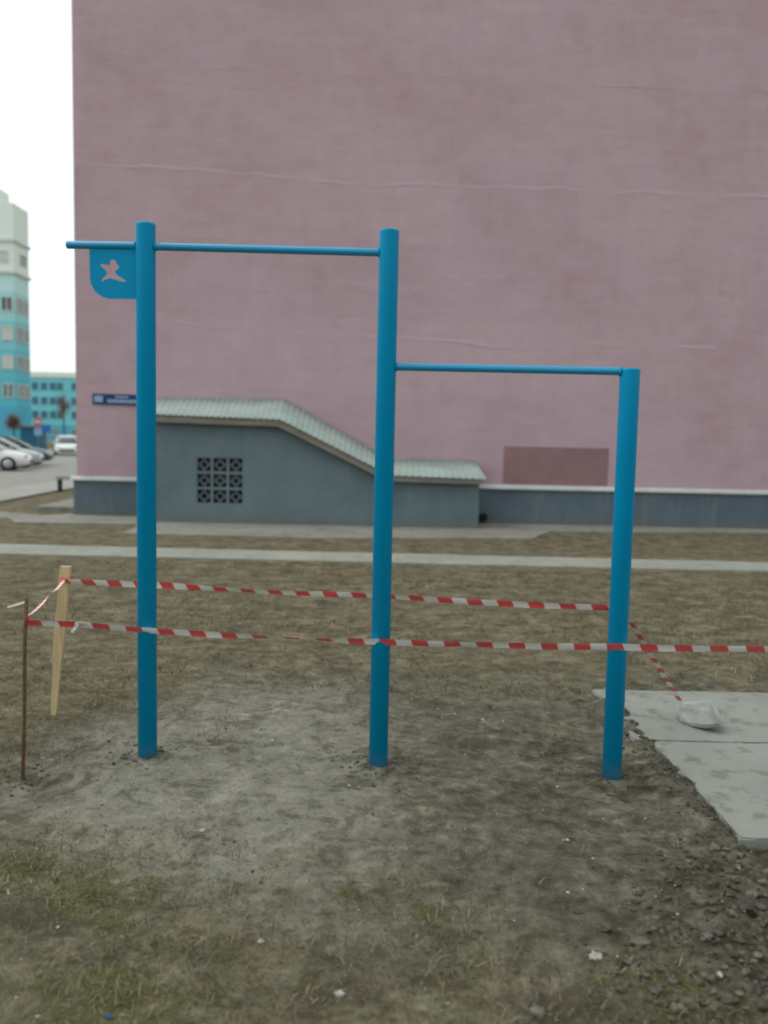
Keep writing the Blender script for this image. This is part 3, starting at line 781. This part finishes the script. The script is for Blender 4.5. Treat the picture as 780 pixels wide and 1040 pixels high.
while len(sp) < 3200:
    x, y = rng.uniform(0.0, 2.4), rng.uniform(1.95, 3.9)
    if on_slab(x, y): continue
    if rng.random() < float(sm(-1.0, 0.0, np.float64(x-0.55*y)))*(1-float(sm(2.9, 3.8, np.float64(y)))): sp.append((x, y, float(rng.choice([0.006, 0.010, 0.016, 0.023], p=[.40, .34, .21, .05]))))
for px, py in ((-1.138, 3.996), (0, 3.946), (1.119, 3.897), (-1.648, 3.753)):
    for _ in range(40):
        q, d = rng.uniform(0, 6.28), 0.055+abs(rng.normal(0, 0.09)); sp.append((px+d*math.cos(q), py+d*math.sin(q), rng.uniform(0.005, 0.014)))
for _ in range(260):                                   # crumbled soil along the slab's ragged edge
    y = rng.uniform(3.2, 5.2); sp.append((1.42+rng.normal(0, 0.06), y, rng.uniform(0.006, 0.016)))
scatter_stones('soil', sp, [M['earth'], M['earth'], M['earth'], M['earth'], M['earth_pale']], 'crumbly dark clods of freshly dug soil', 'soil')

def stone(x, y, r, mat, seed, label, sq=(1, 0.8, 0.6), cat='stone', name='stone'):
    o = wad(name, (0, 0, 0), r, mat, None, seed, sq); o.location = (x, y, height(x, y)+r*sq[2]*0.45)
    return tag(o, label, cat)
stone(0.683, 2.457, 0.019, 'stone', 2, 'cream stone beside the mossy green patch at the front')
stone(1.033, 2.379, 0.014, 'stone', 5, 'small round pale stone lying among the dark clods')
stone(-0.099, 2.285, 0.012, 'stone', 9, 'flat whitish pebble in the brown grass below the middle post', (1.4, 0.7, 0.5))
stone(-0.36, 2.511, 0.010, 'stone', 12, 'single white pebble on the grey bare patch')
stone(0.85, 2.56, 0.024, 'earth_pale', 15, 'larger grey flat stone at the edge of the dug soil', (1.3, 0.8, 0.55))
bm = bmesh.new(); bmesh.ops.create_grid(bm, x_segments=6, y_segments=4, size=1)
for v in bm.verts: v.co = Vector((v.co.x*0.010, v.co.y*0.006, 0.006+0.006*noise.noise(v.co*1.7)))
bmesh.ops.solidify(bm, geom=bm.faces[:], thickness=0.0015)
o = build('plastic_scrap', bm, M['blue_scrap']); o.location = (-0.724, 2.16, height(-0.724, 2.16)+0.004); o.rotation_euler = (0.3, 0.1, 0.3)
tag(o, 'tiny blue scrap of plastic in the front grass', 'litter')

# ------------------------------------------------------------------ distance, left
M['turq'] = m_vary('turquoise_facade', (0.17, 0.52, 0.60), (0.21, 0.58, 0.66), 0.15, 0.85)
M['turq_deep'] = m_vary('deep_turquoise_facade', (0.07, 0.37, 0.52), (0.09, 0.42, 0.57), 0.2, 0.85)
M['mint'] = m_vary('pale_mint_facade', (0.66, 0.74, 0.69), (0.70, 0.78, 0.72), 0.2, 0.85)
M['cream'] = plain('cream_panel', (0.55, 0.58, 0.54), 0.8)
M['glass'] = plain('window_glass', (0.12, 0.17, 0.18), 0.15, 0.3, 0.6, 0.5)
def window(root, face, a, z, w, h, plane, framemat, panemat):
    """face 'y': wall facing -y at local y=plane, a = x centre; face 'x': wall facing +x at x=plane, a = y centre"""
    bm = bmesh.new(); t = 0.10
    def bx(a0, a1, z0, z1, d0, d1):
        if face == 'y': box(bm, a0, a1, plane-d1, plane-d0, z0, z1)
        else: box(bm, plane+d0, plane+d1, a0, a1, z0, z1)
    bx(a-w/2, a-w/2+t, z-h/2, z+h/2, 0.005, 0.09); bx(a+w/2-t, a+w/2, z-h/2, z+h/2, 0.005, 0.09)
    bx(a-w/2+t, a+w/2-t, z-h/2, z-h/2+t, 0.005, 0.09); bx(a-w/2+t, a+w/2-t, z+h/2-t, z+h/2, 0.005, 0.09)
    bx(a-t/2, a+t/2, z-h/2+t, z+h/2-t, 0.005, 0.08)
    f = build('window', bm, framemat, root)
    bm = bmesh.new(); bx(a-w/2+t+.002, a+w/2-t-.002, z-h/2+t+.002, z+h/2-t-.002, 0.006, 0.03)
    build('pane', bm, panemat, f)
M['glassdark'] = plain('dark_window_glass', (0.05, 0.085, 0.10), 0.2, 0.2, 0.6, 0.5)
tw = empty('apartment_tower', (-40.25, 90, 0))
tag(tw, 'tall turquoise apartment tower with pale mint top at the left edge', 'building')
bm = bmesh.new(); box(bm, -24, 0.75, 0, 3.8, 0, 4.3); build('ground_floor', bm, M['turq_deep'], tw)
shades = [('a', (0.10, 0.45, 0.55)), ('b', (0.13, 0.48, 0.57)), ('c', (0.20, 0.52, 0.58)), ('d', (0.32, 0.60, 0.62)), ('e', (0.46, 0.68, 0.67))]   # each storey painted paler than the one below
bm = bmesh.new()
for i, (z0, z1) in enumerate(((4.3, 7.2), (7.2, 10.2), (10.2, 13.2), (13.2, 16.2), (16.2, 18.2))): box(bm, -24, 0.70, 0.05, 3.75, z0, z1, mat=i)
build('wall', bm, [m_vary('storey_paint_'+n, tuple(v*.95 for v in c), tuple(v*1.05 for v in c), 0.2) for n, c in shades], tw)
bm = bmesh.new(); box(bm, -24, 0.72, 0.03, 3.77, 18.2, 25.4); box(bm, -24, -1.30, 0.03, 3.7, 25.4, 27.2); build('attic_wall', bm, M['mint'], tw)
bm = bmesh.new()
for z in (18.1, 21.4): box(bm, -24, 0.9, -0.15, 3.95, z, z+0.3)
build('cornice', bm, M['cream'], tw)
bm = bmesh.new(); box(bm, -24, -6.0, 3.9, 15, 0, 25.0); build('rear_block', bm, M['turq'], tw)
for k, z in enumerate((5.9, 8.9, 11.95, 15.0)):
    for j in range(4):
        window(tw, 'y', -0.10-2.9*j, z, 1.25, 1.5, 0.05, M['cream'], M['cream'] if k in (1, 2) else M['glassdark'] if k == 3 else M['glass'])
    window(tw, 'x', 1.1, z, 1.5, 1.5, 0.70, M['cream'], M['glass']); window(tw, 'x', 2.8, z, 1.4, 1.5, 0.70, M['cream'], M['glass'])
for z in (19.9, ):
    window(tw, 'x', 2.2, z, 1.6, 1.2, 0.72, M['cream'], M['glass']); window(tw, 'y', -0.4, z, 1.0, 1.2, 0.03, M['cream'], M['cream'])
lb = empty('apartment_block', (-60, 164, 0))
tag(lb, 'low blue five-storey block far behind the parked cars', 'building')
bm = bmesh.new(); box(bm, -22, 40, 0, 12, 2.9, 12.1); build('wall', bm, M['turq'], lb)
bm = bmesh.new(); box(bm, -22, 40, -0.06, 12, 0, 2.9); build('ground_floor', bm, M['turq_deep'], lb)
bm = bmesh.new(); box(bm, -22.2, 40.2, -0.2, 12.2, 12.1, 13.1); build('parapet', bm, M['mint'], lb)
for z in (4.9, 7.6, 10.4):
    for xw in (-8.3, -6.55, -4.85, -3.45, -0.6, 1.2)+tuple(4.2+2.6*q for q in range(13)):
        window(lb, 'y', xw, z, 1.25, 1.5, 0.0, M['turq_deep'], M['glassdark'])
for xw in (-7.5, -4.5, -0.6)+tuple(4.2+5.2*q for q in range(7)): window(lb, 'y', xw, 1.6, 1.4, 1.4, -0.06, M['cream'], M['glass'])

# ---- cars
M['tyre'] = plain('tyre_rubber', (0.018, 0.018, 0.018), 0.85)
M['rim'] = plain('alloy_rim', (0.40, 0.41, 0.42), 0.35, 0.05, 3, 0.5, 0.6)
M['carglass'] = plain('car_glass', (0.06, 0.085, 0.09), 0.08, 0.1, 1, 0.6)
M['lens'] = plain('headlight_lens', (0.55, 0.57, 0.58), 0.15, 0.05, 1, 0.6)
M['trim'] = plain('black_trim', (0.02, 0.02, 0.022), 0.6)
def paint(name, c):
    m = plain(name, c, 0.3, 0.03, 1.0, 0.5); m.node_tree.nodes['Principled BSDF'].inputs['Coat Weight'].default_value = 0.6
    return m
def loft(bm, secs, mat=0, smooth=True):
    R = [[bm.verts.new(p) for p in s] for s in secs]; n = len(R[0])
    for a, b in zip(R, R[1:]):
        for q in range(n):
            f = bm.faces.new((a[q], a[(q+1) % n], b[(q+1) % n], b[q])); f.smooth = smooth; f.material_index = mat
    bm.faces.new(R[0][::-1]); bm.faces.new(R[-1])
def make_car(loc_, rz, pm, label):
    t = empty('parked_car', loc_, rz); t.scale = (0.94, 0.94, 0.92); tag(t, label, 'car', 'cars parked beyond the corner')
    # body, front towards +x; station: x, z bottom, z shoulder, half width low, half width shoulder
    st = [(-2.12, .42, .62, .62, .60), (-2.05, .27, .86, .78, .74), (-1.75, .20, .97, .84, .80), (-1.2, .17, .98, .86, .82), (0, .16, .95, .86, .82), (.75, .17, .94, .86, .81), (1.25, .18, .88, .85, .78), (1.75, .2, .78, .82, .72), (2.05, .26, .66, .74, .64), (2.14, .36, .52, .60, .54)]
    secs = []
    for x, zb, zt, wl, wt in st:
        zm = zb+(zt-zb)*0.55
        secs.append([(x, -wl*.92, zb), (x, -wl, zm), (x, -wt, zt-.04), (x, -wt*.8, zt), (x, wt*.8, zt), (x, wt, zt-.04), (x, wl, zm), (x, wl*.92, zb)])
    bm = bmesh.new(); loft(bm, secs); body = build('body', bm, pm, t)
    gl = [(-1.85, .95, .96, .70, .70), (-1.1, .95, 1.38, .76, .60), (-.45, .93, 1.43, .77, .61), (.25, .92, 1.38, .77, .60), (1.12, .90, .92, .74, .70)]
    bm = bmesh.new(); loft(bm, [[(x, -wl, zb), (x, -wt, zt), (x, -wt*.6, zt+.015), (x, wt*.6, zt+.015), (x, wt, zt), (x, wl, zb)] for x, zb, zt, wl, wt in gl]); build('windows', bm, M['carglass'], t)
    bm = bmesh.new(); loft(bm, [[(x, -w, z), (x, -w*.6, z+.03), (x, w*.6, z+.03), (x, w, z), (x, w*.9, z-.03), (x, -w*.9, z-.03)] for x, z, w in ((-1.2, 1.35, .58), (-.9, 1.42, .62), (-.4, 1.45, .635), (.1, 1.42, .62), (.38, 1.34, .58))])
    for s in (-1, 1):                     # pillars
        for a, b in (((1.10, .715*s, .93), (.30, .605*s, 1.375)), ((-.35, .785*s, .95), (-.40, .615*s, 1.43)), ((-1.78, .715*s, .97), (-1.12, .60*s, 1.38))): tube(bm, [a, b], .035, 6)
    build('roof', bm, pm, t)
    for x in (-1.28, 1.32):
        for s in (-1, 1):
            bm = bmesh.new(); tube(bm, [(x, s*.68, .31), (x, s*.70, .31), (x, s*.86, .31), (x, s*.88, .31)], [.27, .31, .31, .27], 20); wh = build('wheel', bm, M['tyre'], t)
            bm = bmesh.new(); tube(bm, [(x, s*.80, .31), (x, s*.885, .31), (x, s*.893, .31)], [.2, .2, .08], 14); build('rim', bm, M['rim'], wh)
    for s in (-1, 1):
        bm = bmesh.new(); box(bm, 1.86, 2.085, min(s*.42, s*.70), max(s*.42, s*.70), .56, .69, bevel=.03); build('headlight', bm, M['lens'], t)
        bm = bmesh.new(); box(bm, .82, .98, min(s*.80, s*1.0), max(s*.80, s*1.0), .92, 1.04, bevel=.03); build('mirror', bm, pm, t)
    bm = bmesh.new(); box(bm, 2.06, 2.165, -.50, .50, .36, .48, bevel=.02); build('grille', bm, M['trim'], t)
    return t
make_car((-16.35, 33.6, 0.012), rad(16), paint('white_car_paint', (0.74, 0.75, 0.74)), 'white car nearest in the parked row, cut by the left edge')
make_car((-17.1, 36.6, 0.012), rad(16), paint('silver_car_paint', (0.40, 0.43, 0.44)), 'silver grey car parked just beyond the white one')
make_car((-17.9, 39.7, 0.012), rad(16), paint('dark_car_paint', (0.035, 0.045, 0.048)), 'dark car farthest along the parked row')
make_car((-22.0, 58.0, 0.012), rad(-70), paint('pale_car_paint', (0.62, 0.65, 0.65)), 'pale car in the distance half hidden by the pink building corner')

# ---- signs, bin store, trees, low rail
M['pole'] = plain('grey_pole', (0.20, 0.21, 0.21), 0.6)
M['signblue2'] = plain('road_sign_blue', (0.01, 0.13, 0.40), 0.4)
M['signred'] = plain('road_sign_red', (0.36, 0.13, 0.12), 0.4)
rs = empty('road_sign', (-24.2, 60, 0)); tag(rs, 'blue rectangular road sign on a thin pole beyond the cars', 'sign')
bm = bmesh.new(); tube(bm, [(0, 0, -.1), (0, 0, 2.15)], .04, 8); build('pole', bm, M['pole'], rs)
bm = bmesh.new(); box(bm, -.32, .32, -.08, -.05, 1.55, 2.1, bevel=.01); build('sign_board', bm, M['signblue2'], rs)
rs = empty('road_sign', (-25.0, 60.5, 0)); tag(rs, 'round red and white road sign on a pole beyond the cars', 'sign')
bm = bmesh.new(); tube(bm, [(0, 0, -.1), (0, 0, 2.6)], .04, 8); build('pole', bm, M['pole'], rs)
bm = bmesh.new(); tube(bm, [(0, -.05, 2.3), (0, -.08, 2.3)], .33, 24); b = build('sign_board', bm, M['signred'], rs)
bm = bmesh.new(); box(bm, -.22, .22, -.086, -.0805, 2.24, 2.36); build('bar', bm, M['sign_white'], b)
bm = bmesh.new(); box(bm, -.28, .28, -.08, -.05, 1.3, 1.85, bevel=.01); build('lower_board', bm, M['sign_pale'], rs)
ks = empty('kiosk', (-26.2, 62, 0)); tag(ks, 'small dark blue kiosk beyond the parked cars', 'kiosk')
boxobj('wall', (-.75, .75, 0, 1.2, 0, 1.9), plain('kiosk_paint', (0.012, 0.115, 0.19), 0.6), ks, .02); boxobj('roof', (-.9, .9, -.15, 1.35, 1.9, 2.05), M['pole'], ks)
M['bark'] = plain('bark', (0.075, 0.055, 0.042), 0.9)
M['twig'] = plain('reddish_brown_twig', (0.17, 0.105, 0.078), 0.9)
def bare_tree(loc_, h, rad_, zc, n, label, seed, squash=1.0):
    r = random.Random(seed); t = empty('bare_tree', loc_); tag(t, label, 'tree', 'leafless trees in the distance')
    bm = bmesh.new(); tube(bm, [(0, 0, -.1), (.03, 0, zc*.5), (0, .02, zc), (0.02, 0, zc+rad_*.5)], [.09, .07, .05, .02], 8); build('trunk', bm, M['bark'], t)
    bm = bmesh.new()
    for _ in range(n):
        a, e = r.uniform(0, 6.28), r.uniform(-.5, 1.5); d = Vector((math.cos(a)*math.cos(e), math.sin(a)*math.cos(e), math.sin(e)*squash))
        L = rad_*r.uniform(.6, 1.0); p = Vector((0, 0, zc+r.uniform(-.3, .2)*rad_)); q = p+d*L*.5+Vector((0, 0, .06)); tube(bm, [p, q, p+d*L+Vector((0, 0, .1*L))], [.02, .013, .005], 3, False)
        for _ in range(4):
            f = q+Vector((r.gauss(0, 1), r.gauss(0, 1), r.gauss(.3, 1)))*.32*rad_; tube(bm, [q, f], [.01, .004], 3, False)
    build('crown', bm, M['twig'], t)
bare_tree((-26.7, 60.3, 0), 3, .85, 2.0, 130, 'rounded brown leafless bush-like tree in front of the tower', 3)
bare_tree((-27.2, 71, 0), 5, 1.0, 3.4, 60, 'slim leafless tree beside the far blue block', 5, 1.7)
lf = empty('low_barrier', (-8.3, 22.4, 0)); tag(lf, 'low pale rail on short dark posts beside the plinth corner', 'barrier')
for x in (-.42, .9): boxobj('post', (x-.05, x+.05, 0, .10, -.1, .33), M['trim'], lf, .005)
boxobj('rail', (-.5, 1.0, -.03, .13, .332, .42), M['walk'], lf, .01)
